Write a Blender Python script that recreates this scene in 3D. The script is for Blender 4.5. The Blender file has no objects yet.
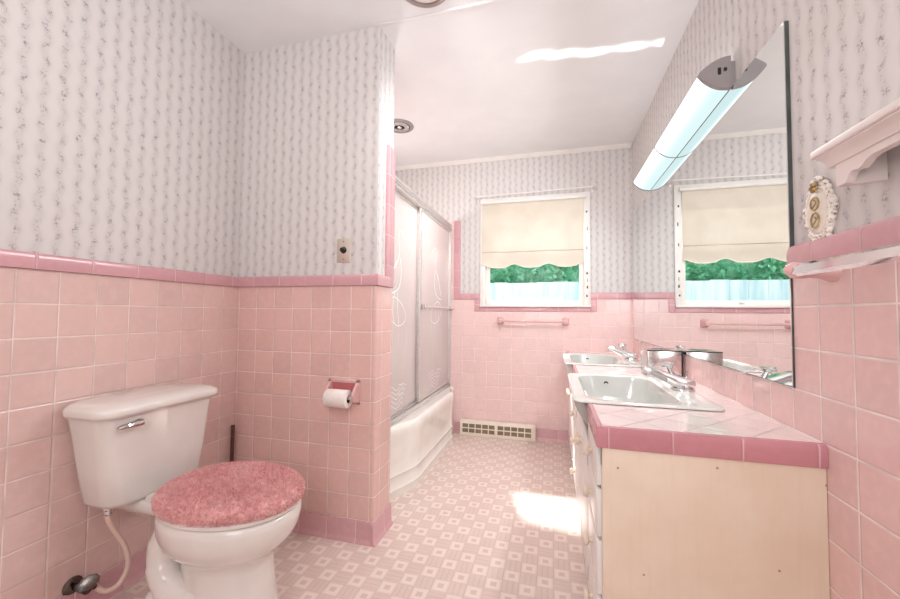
import bpy, bmesh, math, random
from mathutils import Vector, Matrix, noise
random.seed(7)
PI = math.pi
scn = bpy.context.scene
col = scn.collection
# ---------------------------------------------------------------- room dimensions (metres)
XL, XR, YP, YB, ZC, XPE = -1.6126, 0.6273, 1.6424, 3.3635, 2.478, -0.8057
YPB = YP + 0.189          # back face of the partition
YN = -1.0                 # wall behind the camera
TP = 0.110                # tile pitch
ZT, RH = 1.2007, 0.0537   # top of the field tile, rail height
ZTR = 1.2064

# ---------------------------------------------------------------- materials
def lin(c):
    return tuple((x/12.92 if x <= .04045 else ((x+.055)/1.055)**2.4) for x in [v/255 for v in c]) + (1,)

class G:
    """small node-graph writer"""
    def __init__(s, name):
        s.m = bpy.data.materials.new(name); s.m.use_nodes = True
        s.nt = s.m.node_tree; s.nt.nodes.clear()
        s.out = s.nt.nodes.new('ShaderNodeOutputMaterial')
    def n(s, t, **k):
        nd = s.nt.nodes.new(t)
        for a, v in k.items(): setattr(nd, a, v)
        return nd
    def put(s, sock, v):
        if hasattr(v, 'is_output'): s.nt.links.new(v, sock)
        else: sock.default_value = v
    def math(s, op, a, b=0.0, c=0.0):
        nd = s.n('ShaderNodeMath', operation=op)
        s.put(nd.inputs[0], a); s.put(nd.inputs[1], b); s.put(nd.inputs[2], c)
        return nd.outputs[0]
    def smooth(s, v, a, b, lo=0.0, hi=1.0):
        nd = s.n('ShaderNodeMapRange', interpolation_type='SMOOTHSTEP')
        s.put(nd.inputs[0], v); nd.inputs[1].default_value = a; nd.inputs[2].default_value = b
        nd.inputs[3].default_value = lo; nd.inputs[4].default_value = hi
        return nd.outputs[0]
    def mix(s, f, a, b):
        nd = s.n('ShaderNodeMix', data_type='RGBA')
        s.put(nd.inputs[0], f); s.put(nd.inputs[6], a); s.put(nd.inputs[7], b)
        return nd.outputs[2]
    def pos(s):
        g = s.n('ShaderNodeNewGeometry'); p = s.n('ShaderNodeSeparateXYZ'); q = s.n('ShaderNodeSeparateXYZ')
        s.nt.links.new(g.outputs['Position'], p.inputs[0]); s.nt.links.new(g.outputs['True Normal'], q.inputs[0])
        return g.outputs['Position'], p.outputs, q.outputs
    def noise(s, vec, scale, detail=2.0, rough=.5, dim='3D'):
        nd = s.n('ShaderNodeTexNoise'); nd.noise_dimensions = dim
        if vec is not None: s.nt.links.new(vec, nd.inputs['Vector'])
        nd.inputs['Scale'].default_value = scale; nd.inputs['Detail'].default_value = detail; nd.inputs['Roughness'].default_value = rough
        return nd.outputs[0]
    def white(s, a, b):
        cb = s.n('ShaderNodeCombineXYZ'); s.put(cb.inputs[0], a); s.put(cb.inputs[1], b)
        w = s.n('ShaderNodeTexWhiteNoise'); w.noise_dimensions = '2D'; s.nt.links.new(cb.outputs[0], w.inputs['Vector'])
        return w.outputs[0]
    def bump(s, h, dist, strength=1.0):
        nd = s.n('ShaderNodeBump'); nd.inputs['Distance'].default_value = dist; nd.inputs['Strength'].default_value = strength
        s.put(nd.inputs['Height'], h); return nd.outputs[0]
    def bsdf(s, color, rough=.5, metal=0.0, normal=None, **k):
        nd = s.n('ShaderNodeBsdfPrincipled')
        s.put(nd.inputs['Base Color'], color); s.put(nd.inputs['Roughness'], rough); s.put(nd.inputs['Metallic'], metal)
        if normal is not None: s.put(nd.inputs['Normal'], normal)
        for a, v in k.items(): s.put(nd.inputs[a.replace('_', ' ')], v)
        s.nt.links.new(nd.outputs[0], s.out.inputs[0]); return nd

def plain(name, rgb, rough=.5, metal=0.0, var=.06, bump=0.0, scale=12, **k):
    g = G(name); P, _, _ = g.pos()
    n = g.noise(P, scale, 3)
    c = lin(rgb); d = tuple(x*(1-var*2) for x in c[:3]) + (1,)
    colr = g.mix(g.smooth(n, .3, .75), d, c)
    nm = g.bump(n, bump) if bump else None
    g.bsdf(colr, rough, metal, nm, **k); return g.m

def wall_u(g, p, q):
    ax = g.math('ABSOLUTE', q[0]); ay = g.math('ABSOLUTE', q[1])
    return g.math('ADD', g.math('MULTIPLY', p[0], g.math('GREATER_THAN', ay, .6)), g.math('MULTIPLY', p[1], g.math('GREATER_THAN', ax, .6)))

def tile_mat(name, rgb, grout, u0, v0, pu=TP, pv=TP, gw=.0030, rough=.14, horiz=False, rot=0.0, var=.10):
    g = G(name); P, p, q = g.pos()
    if horiz:
        c, s_ = math.cos(rot), math.sin(rot)
        u = g.math('ADD', g.math('MULTIPLY', p[0], c), g.math('MULTIPLY', p[1], s_))
        v = g.math('SUBTRACT', g.math('MULTIPLY', p[1], c), g.math('MULTIPLY', p[0], s_))
    else:
        u = wall_u(g, p, q); v = p[2]
    def axis(x, o, pt):
        t = g.math('DIVIDE', g.math('SUBTRACT', x, o), pt)
        f = g.math('FRACT', t)
        return g.math('FLOOR', t), g.math('MULTIPLY', g.math('MINIMUM', f, g.math('SUBTRACT', 1.0, f)), pt)
    iu, du = axis(u, u0, pu); iv, dv = axis(v, v0, pv)
    d = g.math('MINIMUM', du, dv)
    mask = g.smooth(d, gw*.35, gw*.75)
    hgt = g.smooth(d, gw*.3, gw*.5+.0035)
    w = g.white(iu, iv)
    n = g.noise(P, 9, 2); cl = g.noise(P, 40, 3)
    c0 = lin(rgb); c1 = tuple(x*(1-var) for x in c0[:3]) + (1,)
    tc = g.mix(w, c0, c1)
    tc = g.mix(g.smooth(cl, .35, .8, 0, .35), tc, tuple(min(1, x*1.12) for x in c0[:3]) + (1,))
    gc = g.mix(g.smooth(n, .35, .7), lin(grout), tuple(x*.72 for x in lin(grout)[:3]) + (1,))
    colr = g.mix(mask, gc, tc)
    rgh = g.math('ADD', g.math('MULTIPLY', g.math('SUBTRACT', 1.0, mask), .5), rough)
    h = g.math('ADD', hgt, g.math('ADD', g.math('MULTIPLY', n, .5), g.math('MULTIPLY', w, .15)))
    g.bsdf(colr, rgh, 0.0, g.bump(h, .0016, .7))
    return g.m

def wallpaper_mat(name, base, ink, pitch=.052, off=0.0):
    g = G(name); P, p, q = g.pos()
    u = wall_u(g, p, q); v = p[2]
    t = g.math('DIVIDE', g.math('SUBTRACT', u, off), pitch)
    cell = g.math('FLOOR', t)
    x = g.math('MULTIPLY', g.math('SUBTRACT', g.math('FRACT', t), .5), pitch)
    odd = g.math('MODULO', g.math('ABSOLUTE', cell), 2.0)
    vv = g.math('ADD', v, g.math('MULTIPLY', odd, .021))
    wob = g.math('MULTIPLY', g.math('SINE', g.math('MULTIPLY', vv, 2*PI/.084)), .0045)
    xx = g.math('ADD', x, wob)
    ax = g.math('ABSOLUTE', xx)
    n1 = g.noise(P, 190, 3, .7); n2 = g.noise(P, 95, 2, .6); n3 = g.noise(P, 22, 2, .5)
    env = g.smooth(ax, .004, .0165, 1, 0)
    dy = g.math('MULTIPLY', g.math('SUBTRACT', g.math('FRACT', g.math('DIVIDE', vv, .054)), .5), .054)
    r = g.math('SQRT', g.math('ADD', g.math('MULTIPLY', xx, xx), g.math('MULTIPLY', g.math('MULTIPLY', dy, dy), .7)))
    fl = g.smooth(r, .003, .0165, 1, 0)
    dens = g.math('ADD', g.math('MULTIPLY', env, .22), g.math('MULTIPLY', fl, .20))
    spk = g.smooth(g.math('ADD', dens, g.math('MULTIPLY', g.math('SUBTRACT', n1, .5), 2.2)), .36, .62)
    spk = g.math('MULTIPLY', spk, g.smooth(dens, .03, .2))
    lf = g.smooth(g.math('ADD', dens, g.math('MULTIPLY', g.math('SUBTRACT', n2, .5), 1.8)), .28, .75)
    lf = g.math('MULTIPLY', lf, g.smooth(dens, .03, .2))
    m = g.math('ADD', g.math('MULTIPLY', spk, .46), g.math('MULTIPLY', lf, .34))
    m = g.math('MULTIPLY', m, g.smooth(n3, .25, .7, .7, 1.15))
    soft = g.math('MULTIPLY', g.smooth(ax, .004, .022, 1, 0), .16)
    m = g.math('MINIMUM', 1.0, g.math('ADD', m, soft))
    colr = g.mix(m, lin(base), lin(ink))
    g.bsdf(colr, .62, 0.0, g.bump(n2, .0004, .4)); return g.m

def floor_mat():
    g = G('vinyl_floor'); P, p, q = g.pos()
    pt = .066
    def cellax(x, o, pp):
        t = g.math('DIVIDE', g.math('SUBTRACT', x, o), pp); f = g.math('FRACT', t)
        return g.math('FLOOR', t), g.math('ABSOLUTE', g.math('MULTIPLY', g.math('SUBTRACT', f, .5), 2.0))
    iu, fu = cellax(p[0], -.989, pt); iv, fv = cellax(p[1], 1.44, pt)
    m = g.math('MAXIMUM', fu, fv)                                  # 0 centre .. 1 cell edge
    par = g.math('MODULO', g.math('ABSOLUTE', g.math('ADD', iu, iv)), 2.0)
    ring = g.math('MULTIPLY', g.smooth(m, .36, .44), g.smooth(m, .74, .82, 1, 0))
    core = g.smooth(m, .30, .40, 1, 0)
    # bars in the other cells: short parallel strips
    t2 = g.math('FRACT', g.math('DIVIDE', p[0], pt/3)); t3 = g.math('FRACT', g.math('DIVIDE', p[1], pt/3))
    l2 = g.smooth(g.math('ABSOLUTE', g.math('SUBTRACT', t2, .5)), .40, .47)
    l3 = g.smooth(g.math('ABSOLUTE', g.math('SUBTRACT', t3, .5)), .40, .47)
    wv = g.white(iu, iv)
    bars = g.mix(g.math('GREATER_THAN', wv, .5), l2, l3)
    edge = g.smooth(m, .93, .985)
    n = g.noise(P, 6, 3); nf = g.noise(P, 160, 2)
    A = lin((220, 198, 189)); B = lin((237, 223, 213)); C = lin((202, 175, 166)); D = lin((176, 152, 150))
    base = g.mix(g.smooth(n, .3, .7), A, lin((228, 208, 201)))
    ringc = g.mix(g.math('MULTIPLY', ring, .55), base, B)
    ringc = g.mix(g.math('MULTIPLY', core, .6), ringc, C)
    barc = g.mix(g.math('MULTIPLY', bars, .42), g.mix(.35, base, C), D)
    c = g.mix(par, ringc, barc)
    c = g.mix(g.math('MULTIPLY', edge, .38), c, D)
    c = g.mix(g.smooth(nf, .4, .75, 0, .22), c, B)
    g.bsdf(c, .30, 0.0, g.bump(g.math('ADD', g.math('SUBTRACT', 1.0, edge), g.math('MULTIPLY', n, .6)), .0006, .5)); return g.m

PINK, GROUT = (226, 194, 187), (240, 222, 216)
DPINK = (212, 163, 169)
M = {}
M['tile_left'] = tile_mat('pink_wall_tile_left', PINK, GROUT, .7818, ZT)
M['tile_part'] = tile_mat('pink_wall_tile_partition', (227, 188, 180), GROUT, -1.5991, ZT)
M['tile_far'] = tile_mat('pink_wall_tile_far', (236, 205, 202), (245, 224, 220), -.679, ZT, var=.05)
M['tile_right'] = tile_mat('pink_wall_tile_right', (236, 200, 197), (250, 238, 234), 1.131, ZTR, gw=.0036)  # tile colour lightened in place of missing light on this wall
M['tile_trim'] = tile_mat('rose_trim_tile', DPINK, (232, 196, 198), .824, .07, .155, .155, rough=.16)
M['tile_base'] = tile_mat('rose_base_tile', (214, 167, 171), (234, 200, 200), -1.045, -.045, .155, .155, rough=.18)
M['tile_top'] = tile_mat('pink_counter_tile', (240, 218, 216), (206, 188, 184), .03, .02, TP, TP, gw=.0032, rough=.045, horiz=True, rot=PI/4, var=.08)
M['tile_edge'] = tile_mat('rose_counter_edge_tile', (206, 143, 151), (230, 184, 188), .145, .07, .155, .155, rough=.15)
M['paper'] = wallpaper_mat('floral_stripe_wallpaper', (216, 211, 209), (142, 136, 139), .052, .777-.026)
M['floor'] = floor_mat()
M['ceiling'] = plain('ceiling_paint', (234, 233, 234), .38, var=.02, bump=.0004, scale=5)
M['white_paint'] = plain('white_gloss_paint', (240, 236, 232), .35, var=.03)
M['porcelain'] = plain('white_porcelain', (232, 226, 220), .08, var=.02, Coat_Weight=.5, Coat_Roughness=.04)
M['tub_enamel'] = plain('tub_enamel', (242, 238, 232), .10, var=.03, Coat_Weight=.5)
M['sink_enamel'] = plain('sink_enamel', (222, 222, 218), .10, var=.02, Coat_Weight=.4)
M['sink_shaded'] = plain('shaded_sink_enamel', (188, 188, 183), .14, var=.03, Coat_Weight=.3)  # darker sink copy: shade of basin and near apron put into the colour
M['box_chrome'] = plain('soft_chrome', (236, 228, 226), .17, 1.0, var=.10, scale=40)
M['chrome'] = plain('polished_chrome', (226, 224, 224), .07, 1.0, var=.03)
M['dark_chrome'] = plain('tarnished_chrome', (120, 112, 108), .22, 1.0, var=.2, scale=60)
M['brushed'] = plain('brushed_aluminium', (224, 220, 218), .30, .55, var=.06, scale=60)
M['cap_grey'] = plain('grey_lamp_cap', (158, 152, 152), .40, .25, var=.03)
M['black'] = plain('black_plastic', (22, 20, 20), .35, var=.1)
M['dark'] = plain('dark_void', (46, 40, 38), .7, var=.2)
M['cream_shade'] = None
M['panel'] = None
M['pink_ceramic'] = plain('pink_ceramic', (228, 184, 181), .12, var=.06)
M['recess_pink'] = plain('deep_pink_ceramic', (200, 112, 116), .15, var=.06)
M['paper_roll'] = plain('tissue_paper', (240, 232, 226), .9, var=.04, bump=.0006, scale=60)
M['register'] = plain('cream_enamel_metal', (236, 224, 208), .35, var=.04)
M['wood_brown'] = plain('stained_wood', (98, 56, 44), .45, var=.25, scale=25)
M['rubber'] = plain('dark_rubber', (60, 34, 32), .6, var=.2)
M['hose'] = plain('offwhite_hose', (236, 206, 192), .35, var=.03)
M['knob'] = plain('cream_knob', (232, 214, 196), .3, var=.05)
M['gold'] = plain('antique_gold', (204, 172, 112), .40, .35, var=.25, scale=90)
M['ivory'] = plain('ivory_resin', (240, 232, 218), .4, var=.06, scale=60)
M['distressed'] = None
M['cove'] = plain('shelf_paint', (234, 222, 218), .4, var=.03)
M['bolt'] = plain('bolt_cap', (226, 210, 190), .4)

def mk_shade():
    g = G('roller_shade_cloth'); P, p, q = g.pos()
    n = g.noise(P, 5, 3); w = g.noise(P, 300, 1)
    c = g.mix(g.smooth(n, .3, .75), lin((218, 208, 193)), lin((228, 219, 205)))
    d = g.n('ShaderNodeBsdfDiffuse'); g.put(d.inputs[0], c); g.put(d.inputs['Normal'], g.bump(w, .0004))
    t = g.n('ShaderNodeBsdfTranslucent'); g.put(t.inputs[0], c)
    mx = g.n('ShaderNodeMixShader'); mx.inputs[0].default_value = .04
    g.nt.links.new(d.outputs[0], mx.inputs[1]); g.nt.links.new(t.outputs[0], mx.inputs[2])
    g.nt.links.new(mx.outputs[0], g.out.inputs[0]); return g.m
M['cream_shade'] = mk_shade()

def mk_panel():
    g = G('cream_painted_plywood'); P, p, q = g.pos()
    n = g.noise(P, 3.5, 4, .6)
    mp = g.n('ShaderNodeMapping'); g.nt.links.new(P, mp.inputs[0]); mp.inputs['Scale'].default_value = (90, 90, 6)
    gr = g.noise(mp.outputs[0], 1, 3)
    c = g.mix(g.smooth(n, .3, .75), lin((228, 207, 184)), lin((239, 222, 202)))
    c = g.mix(g.smooth(gr, .5, .8, 0, .12), c, lin((208, 176, 142)))
    v = g.n('ShaderNodeTexVoronoi'); v.inputs['Scale'].default_value = 17; g.nt.links.new(P, v.inputs['Vector'])
    cs = g.n('ShaderNodeSeparateXYZ'); g.nt.links.new(v.outputs['Color'], cs.inputs[0])
    sp = g.math('MULTIPLY', g.smooth(v.outputs['Distance'], .03, .07, 1, 0), g.math('GREATER_THAN', cs.outputs[0], .62))
    c = g.mix(g.math('MULTIPLY', sp, .8), c, lin((128, 92, 66)))
    g.bsdf(c, .42, 0.0, g.bump(gr, .0005, .5)); return g.m
M['panel'] = mk_panel()

def mk_distressed():
    g = G('distressed_white_frame'); P, p, q = g.pos()
    n = g.noise(P, 130, 3, .6)
    c = g.mix(g.smooth(n, .52, .66), lin((244, 238, 230)), lin((150, 128, 104)))
    g.bsdf(c, .45); return g.m
M['distressed'] = mk_distressed()

def mk_glass(name, clear):
    g = G(name)
    tr = g.n('ShaderNodeBsdfTransparent'); gl = g.n('ShaderNodeBsdfGlossy'); gl.inputs['Roughness'].default_value = .02
    if clear:
        tr.inputs[0].default_value = (.96, .98, .98, 1)
        mx = g.n('ShaderNodeMixShader'); mx.inputs[0].default_value = .012
        g.nt.links.new(tr.outputs[0], mx.inputs[1]); g.nt.links.new(gl.outputs[0], mx.inputs[2])
    else:
        P, p, q = g.pos(); n = g.noise(P, 3, 3)
        df = g.n('ShaderNodeBsdfDiffuse'); g.put(df.inputs[0], g.mix(g.smooth(n, .3, .7), lin((238, 232, 230)), lin((246, 242, 240))))
        tl = g.n('ShaderNodeBsdfTranslucent'); tl.inputs[0].default_value = lin((236, 230, 228))
        m1 = g.n('ShaderNodeMixShader'); m1.inputs[0].default_value = .45
        g.nt.links.new(df.outputs[0], m1.inputs[1]); g.nt.links.new(tl.outputs[0], m1.inputs[2])
        m2 = g.n('ShaderNodeMixShader'); m2.inputs[0].default_value = .32
        g.nt.links.new(m1.outputs[0], m2.inputs[1]); g.nt.links.new(tr.outputs[0], m2.inputs[2])
        mx = g.n('ShaderNodeMixShader'); mx.inputs[0].default_value = .06; gl.inputs['Roughness'].default_value = .12
        g.nt.links.new(m2.outputs[0], mx.inputs[1]); g.nt.links.new(gl.outputs[0], mx.inputs[2])
    g.nt.links.new(mx.outputs[0], g.out.inputs[0]); return g.m
M['window_glass'] = mk_glass('clear_window_glass', True)
M['frosted'] = mk_glass('frosted_shower_glass', False)

def mk_mirror():
    g = G('mirror_silver'); P, p, q = g.pos(); n = g.noise(P, 2, 2)
    g.bsdf(g.mix(n, lin((238, 240, 240)), lin((232, 236, 236))), .006, 1.0); return g.m
M['mirror'] = mk_mirror()
M['mirror_edge'] = plain('dark_mirror_edge', (84, 90, 88), .3, .2, var=.2)

def mk_lamp():
    g = G('lit_diffuser'); P, p, q = g.pos()
    # brighter where the tube sits behind the acrylic, cooler towards the lower lip
    f = g.smooth(p[2], 1.900, 1.950)
    e = g.n('ShaderNodeEmission'); g.put(e.inputs[0], g.mix(f, (.76, .95, .96, 1), (.97, 1, 1, 1))); g.put(e.inputs[1], g.smooth(p[2], 1.892, 1.940, 1.02, 2.2))
    g.nt.links.new(e.outputs[0], g.out.inputs[0]); return g.m
M['lamp'] = mk_lamp()

def mk_leaf():
    g = G('hedge_leaf'); P, p, q = g.pos(); n = g.noise(P, 9, 4, .7)
    c = g.mix(g.smooth(n, .35, .68), lin((92, 190, 142)), lin((178, 236, 204)))
    d = g.bsdf(c, .55); return g.m
M['leaf'] = mk_leaf()
def mk_fence():  # boards streaked pale cyan and near white
    g = G('pale_fence_boards'); P, p, q = g.pos()
    mp = g.n('ShaderNodeMapping'); g.nt.links.new(P, mp.inputs[0]); mp.inputs['Scale'].default_value = (14, 14, 1.2)
    n = g.noise(mp.outputs[0], 1, 4)
    g.bsdf(g.mix(g.smooth(n, .35, .7), lin((196, 226, 234)), lin((236, 248, 250))), .7); return g.m
M['fence'] = mk_fence()
M['soil'] = plain('yard_soil', (150, 150, 130), .9, var=.2)

def mk_shag():
    g = G('rose_shag_pile'); P, p, q = g.pos(); n = g.noise(P, 55, 3); b = g.noise(P, 6, 2)
    c = g.mix(g.smooth(n, .32, .7), lin((222, 152, 152)), lin((242, 192, 189)))
    c = g.mix(g.smooth(b, .35, .7, 0, .35), c, lin((247, 206, 203)))
    g.bsdf(c, .95, 0.0, None, Sheen_Weight=.35); return g.m
M['shag'] = mk_shag()

# ---------------------------------------------------------------- mesh helpers
class MB:
    def __init__(s): s.bm = bmesh.new()
    def box(s, x0, x1, y0, y1, z0, z1, bev=0.0, seg=2, rot=None, about=None):
        r = bmesh.ops.create_cube(s.bm, size=1.0)
        vs = r['verts']
        sx, sy, sz = x1-x0, y1-y0, z1-z0
        c = Vector(((x0+x1)/2, (y0+y1)/2, (z0+z1)/2))
        for v in vs: v.co = Vector((v.co.x*sx, v.co.y*sy, v.co.z*sz)) + c
        if bev:
            es = list({e for v in vs for e in v.link_edges})
            rr = bmesh.ops.bevel(s.bm, geom=es, offset=bev, segments=seg, profile=.5, affect='EDGES')
            vs = list({v for f in rr['faces'] for v in f.verts} | {v for v in vs if v.is_valid})
        if rot is not None:
            o = about or c
            for v in vs: v.co = rot @ (v.co - o) + o
        return s
    def loft(s, rings, cap=True, closed=True):
        L = [[s.bm.verts.new(p) for p in r] for r in rings]
        n = len(L[0])
        for a, b in zip(L, L[1:]):
            for i in range(n if closed else n-1):
                j = (i+1) % n
                try: s.bm.faces.new((a[i], a[j], b[j], b[i]))
                except ValueError: pass
        if cap and closed:
            for r, flip in ((L[0], True), (L[-1], False)):
                try: s.bm.faces.new(r[::-1] if flip else r)
                except ValueError: pass
        return s
    def tube(s, pts, rad, n=10, cap=True):
        pts = [Vector(p) for p in pts]
        rads = rad if isinstance(rad, (list, tuple)) else [rad]*len(pts)
        rings = []; prev = None
        for i, p in enumerate(pts):
            t = (pts[min(i+1, len(pts)-1)] - pts[max(i-1, 0)]).normalized()
            if prev is None:
                a = Vector((0, 0, 1)) if abs(t.z) < .9 else Vector((1, 0, 0))
                prev = t.cross(a).normalized()
            u = (prev - t*prev.dot(t)).normalized(); w = t.cross(u); prev = u
            rings.append([p + (u*math.cos(2*PI*k/n) + w*math.sin(2*PI*k/n))*rads[i] for k in range(n)])
        return s.loft(rings, cap)
    def lathe(s, prof, origin=(0, 0, 0), axis='Z', n=24, sx=1.0, sy=1.0):
        o = Vector(origin); rings = []
        for r, h in prof:
            ring = []
            for k in range(n):
                a = 2*PI*k/n; x, y = r*math.cos(a)*sx, r*math.sin(a)*sy
                v = {'Z': (x, y, h), 'X': (h, x, y), 'Y': (y, h, x), '-X': (-h, x, -y), '-Y': (x, -h, y), '-Z': (x, -y, -h)}[axis]
                ring.append(o + Vector(v))
            rings.append(ring)
        return s.loft(rings)
    def prism(s, poly, axis, a, b, bev=0.0):
        """extrude a polygon (list of 2-D points) along an axis"""
        def P(u, v, t): return {'X': (t, u, v), 'Y': (u, t, v), 'Z': (u, v, t)}[axis]
        s.loft([[Vector(P(u, v, a)) for u, v in poly], [Vector(P(u, v, b)) for u, v in poly]])
        return s
    def sphere(s, c, r, sub=2, scale=(1, 1, 1)):
        rr = bmesh.ops.create_icosphere(s.bm, subdivisions=sub, radius=r)
        for v in rr['verts']: v.co = Vector((v.co.x*scale[0], v.co.y*scale[1], v.co.z*scale[2])) + Vector(c)
        return s
    def done(s, name, mat, parent=None, smooth=35, kind=None):
        bmesh.ops.recalc_face_normals(s.bm, faces=s.bm.faces)
        me = bpy.data.meshes.new(name); s.bm.to_mesh(me); s.bm.free()
        for mt in (mat if isinstance(mat, (list, tuple)) else [mat]): me.materials.append(mt)
        if smooth:
            for p in me.polygons: p.use_smooth = True
            me.set_sharp_from_angle(angle=math.radians(smooth))
        o = bpy.data.objects.new(name, me); col.objects.link(o)
        if parent is not None:
            o.parent = parent; o.matrix_parent_inverse = Matrix.Translation(parent.location).inverted()
        if kind: o['kind'] = kind
        return o

def tag(o, label, cat, group=None):
    o['label'] = label; o['category'] = cat
    if group: o['group'] = group
    return o
def thing(name, loc, label, cat, group=None):
    o = bpy.data.objects.new(name, None); col.objects.link(o); o.location = loc; o.empty_display_size = .05
    return tag(o, label, cat, group)
def dup(root, loc, label, group=None):
    r = root.copy(); col.objects.link(r); r.location = loc; r['label'] = label
    if group: r['group'] = group
    for ch in list(root.children):
        c = ch.copy(); col.objects.link(c); c.parent = r
        for g_ in ch.children:
            d = g_.copy(); col.objects.link(d); d.parent = c
    return r

def sstep(a, b, x):
    t = max(0, min(1, (x-a)/(b-a))); return t*t*(3-2*t)
def rrect(x0, x1, y0, y1, r, z, n=6):
    pts = []
    for cx, cy, a0 in ((x1-r, y1-r, 0), (x0+r, y1-r, PI/2), (x0+r, y0+r, PI), (x1-r, y0+r, 3*PI/2)):
        for k in range(n+1):
            a = a0 + PI/2*k/n; pts.append(Vector((cx + r*math.cos(a), cy + r*math.sin(a), z)))
    return pts
def catmull(pts, m=6):
    pts = [Vector(p) for p in pts]; out = []
    for i in range(len(pts)-1):
        p0, p1, p2, p3 = pts[max(i-1, 0)], pts[i], pts[i+1], pts[min(i+2, len(pts)-1)]
        for k in range(m):
            t = k/m
            out.append(.5*((2*p1) + (p2-p0)*t + (2*p0-5*p1+4*p2-p3)*t*t + (3*p1-p0-3*p2+p3)*t**3))
    out.append(pts[-1]); return out

# ---------------------------------------------------------------- room shell
WB = .006   # wallpaper sits this far behind the tile face
MB().box(XL-.1, XR+.1, YN-.1, YB+.2, -.1, 0).done('floor', M['floor'], kind='structure', smooth=0)
MB().box(XL-.1, XR+.1, YN-.1, YB+.2, ZC, ZC+.1).done('ceiling', M['ceiling'], kind='structure', smooth=0)

def rail_prof():   # (out, z) rounded bullnose rail
    return [(0, ZT+.0012), (.009, ZT+.0012), (.010, ZT+.004), (.010, ZT+RH-.012), (.0085, ZT+RH-.004), (.004, ZT+RH), (-.008, ZT+RH), (-.008, ZT+.0012)]
def base_prof():   # cove base with a small sanitary foot
    return [(-.005, 0), (.020, 0), (.019, .004), (.011, .012), (.008, .024), (.007, .090), (.005, .0985), (-.005, .0995)]

wl = MB().box(XL-.1, XL-WB, YN-.1, YB+.2, 0, ZC).done('wall_left', M['paper'], kind='structure', smooth=0)
MB().box(XL-WB-.002, XL, YN, YP+.02, 0, ZT).done('tile_wainscot', M['tile_left'], wl, smooth=0)
MB().box(XL-WB-.002, XL, YPB-.02, YB, 0, 1.925).done('alcove_tile', M['tile_left'], wl, smooth=0)
MB().prism([(XL+a, z) for a, z in rail_prof()], 'Y', YN, YP).done('trim_1', M['tile_trim'], kind='structure')
MB().prism([(XL+a, z) for a, z in base_prof()], 'Y', YN, YP).done('baseboard_left', M['tile_base'], kind='structure')

# partition between toilet and tub
wp = MB().box(XL-.02, XPE-WB, YP+WB, YPB-WB, 0, ZC).done('wall_partition', M['paper'], kind='structure', smooth=0)
mb = MB(); mb.box(XL, XPE, YP, YPB, 0, ZT)
es = [e for e in mb.bm.edges if all(abs(v.co.x-XPE) < 1e-5 for v in e.verts) and abs(e.verts[0].co.z-e.verts[1].co.z) > .5]
bmesh.ops.bevel(mb.bm, geom=es, offset=.012, segments=4, profile=.5, affect='EDGES')
mb.done('tile_wainscot', M['tile_part'], wp)
MB().box(XL, XPE-.004, YPB-.03, YPB-.0005, ZT-.01, 1.925, .003).done('alcove_tile', M['tile_part'], wp)
mb = MB()
mb.prism([(YP-a, z) for a, z in rail_prof()], 'X', XL+.004, XPE+.006)
mb.prism([(XPE+a, z) for a, z in rail_prof()], 'Y', YP-.009, YPB-.048)
mb.box(XPE-.01, XPE+.008, YPB-.092, YPB-.046, ZT+.001, 1.925, .004)
mb.box(XPE-.01, XPE+.004, YPB-.047, YPB+.004, ZT+.001, 1.922, .005)
mb.done('trim_2', M['tile_trim'], kind='structure')
mb = MB()
mb.prism([(YP-a, z) for a, z in base_prof()], 'X', XL+.006, XPE+.006)
mb.prism([(XPE+a, z) for a, z in base_prof()], 'Y', YP-.018, YPB)
mb.done('baseboard_partition', M['tile_base'], kind='structure')

# far wall with the window opening
WX0, WX1, WZ0, WZ1 = -.625, .300, 1.137, 2.105
mb = MB()
mb.box(XL-.02, WX0, YB+WB, YB+.16, 0, ZC); mb.box(WX1, XR+.1, YB+WB, YB+.16, 0, ZC)
mb.box(WX0, WX1, YB+WB, YB+.16, 0, WZ0); mb.box(WX0, WX1, YB+WB, YB+.16, WZ1, ZC)
wf = mb.done('wall_far', M['paper'], kind='structure', smooth=0)
mb = MB()
mb.box(XL, -.680, YB, YB+WB+.002, 0, ZT); mb.box(-.680, .350, YB, YB+WB+.002, 0, 1.096); mb.box(.350, XR, YB, YB+WB+.002, 0, ZT)
mb.box(XL, -.845, YB, YB+WB+.002, ZT-.001, 1.925)
mb.done('tile_wainscot', M['tile_far'], wf, smooth=0)
def strip(mb, x0, x1, z0, z1): mb.box(x0, x1, YB-.008, YB+.008, z0, z1, .005, 3)
mb = MB()
strip(mb, -.876, -.816, ZT+.001, 1.928); strip(mb, -.816, -.640, ZT+.001, ZT+RH)
strip(mb, -.682, -.634, 1.094, ZT+.001); strip(mb, -.634, .306, 1.094, 1.136)
strip(mb, .306, .352, 1.094, ZT+.001); strip(mb, .306, XR, ZT+.001, ZT+RH)
mb.done('trim_3', M['tile_trim'], kind='structure')
MB().prism([(YB-a, z) for a, z in base_prof()], 'X', -.86, .14).done('baseboard_far', M['tile_base'], kind='structure')
# crown moulding on the far wall
cr = [(YB+.01, ZC-.022), (YB-.006, ZC-.022), (YB-.010, ZC-.017), (YB-.022, ZC-.012), (YB-.034, ZC-.006), (YB-.040, ZC), (YB+.01, ZC)]
MB().prism(cr, 'X', XL, XR).done('trim_4', M['white_paint'], kind='structure')
# ceiling batten over the partition line
MB().box(XPE, XR, YP-.006, YP+.012, ZC-.004, ZC+.01, .002).done('trim_5', M['ceiling'], kind='structure')

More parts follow.
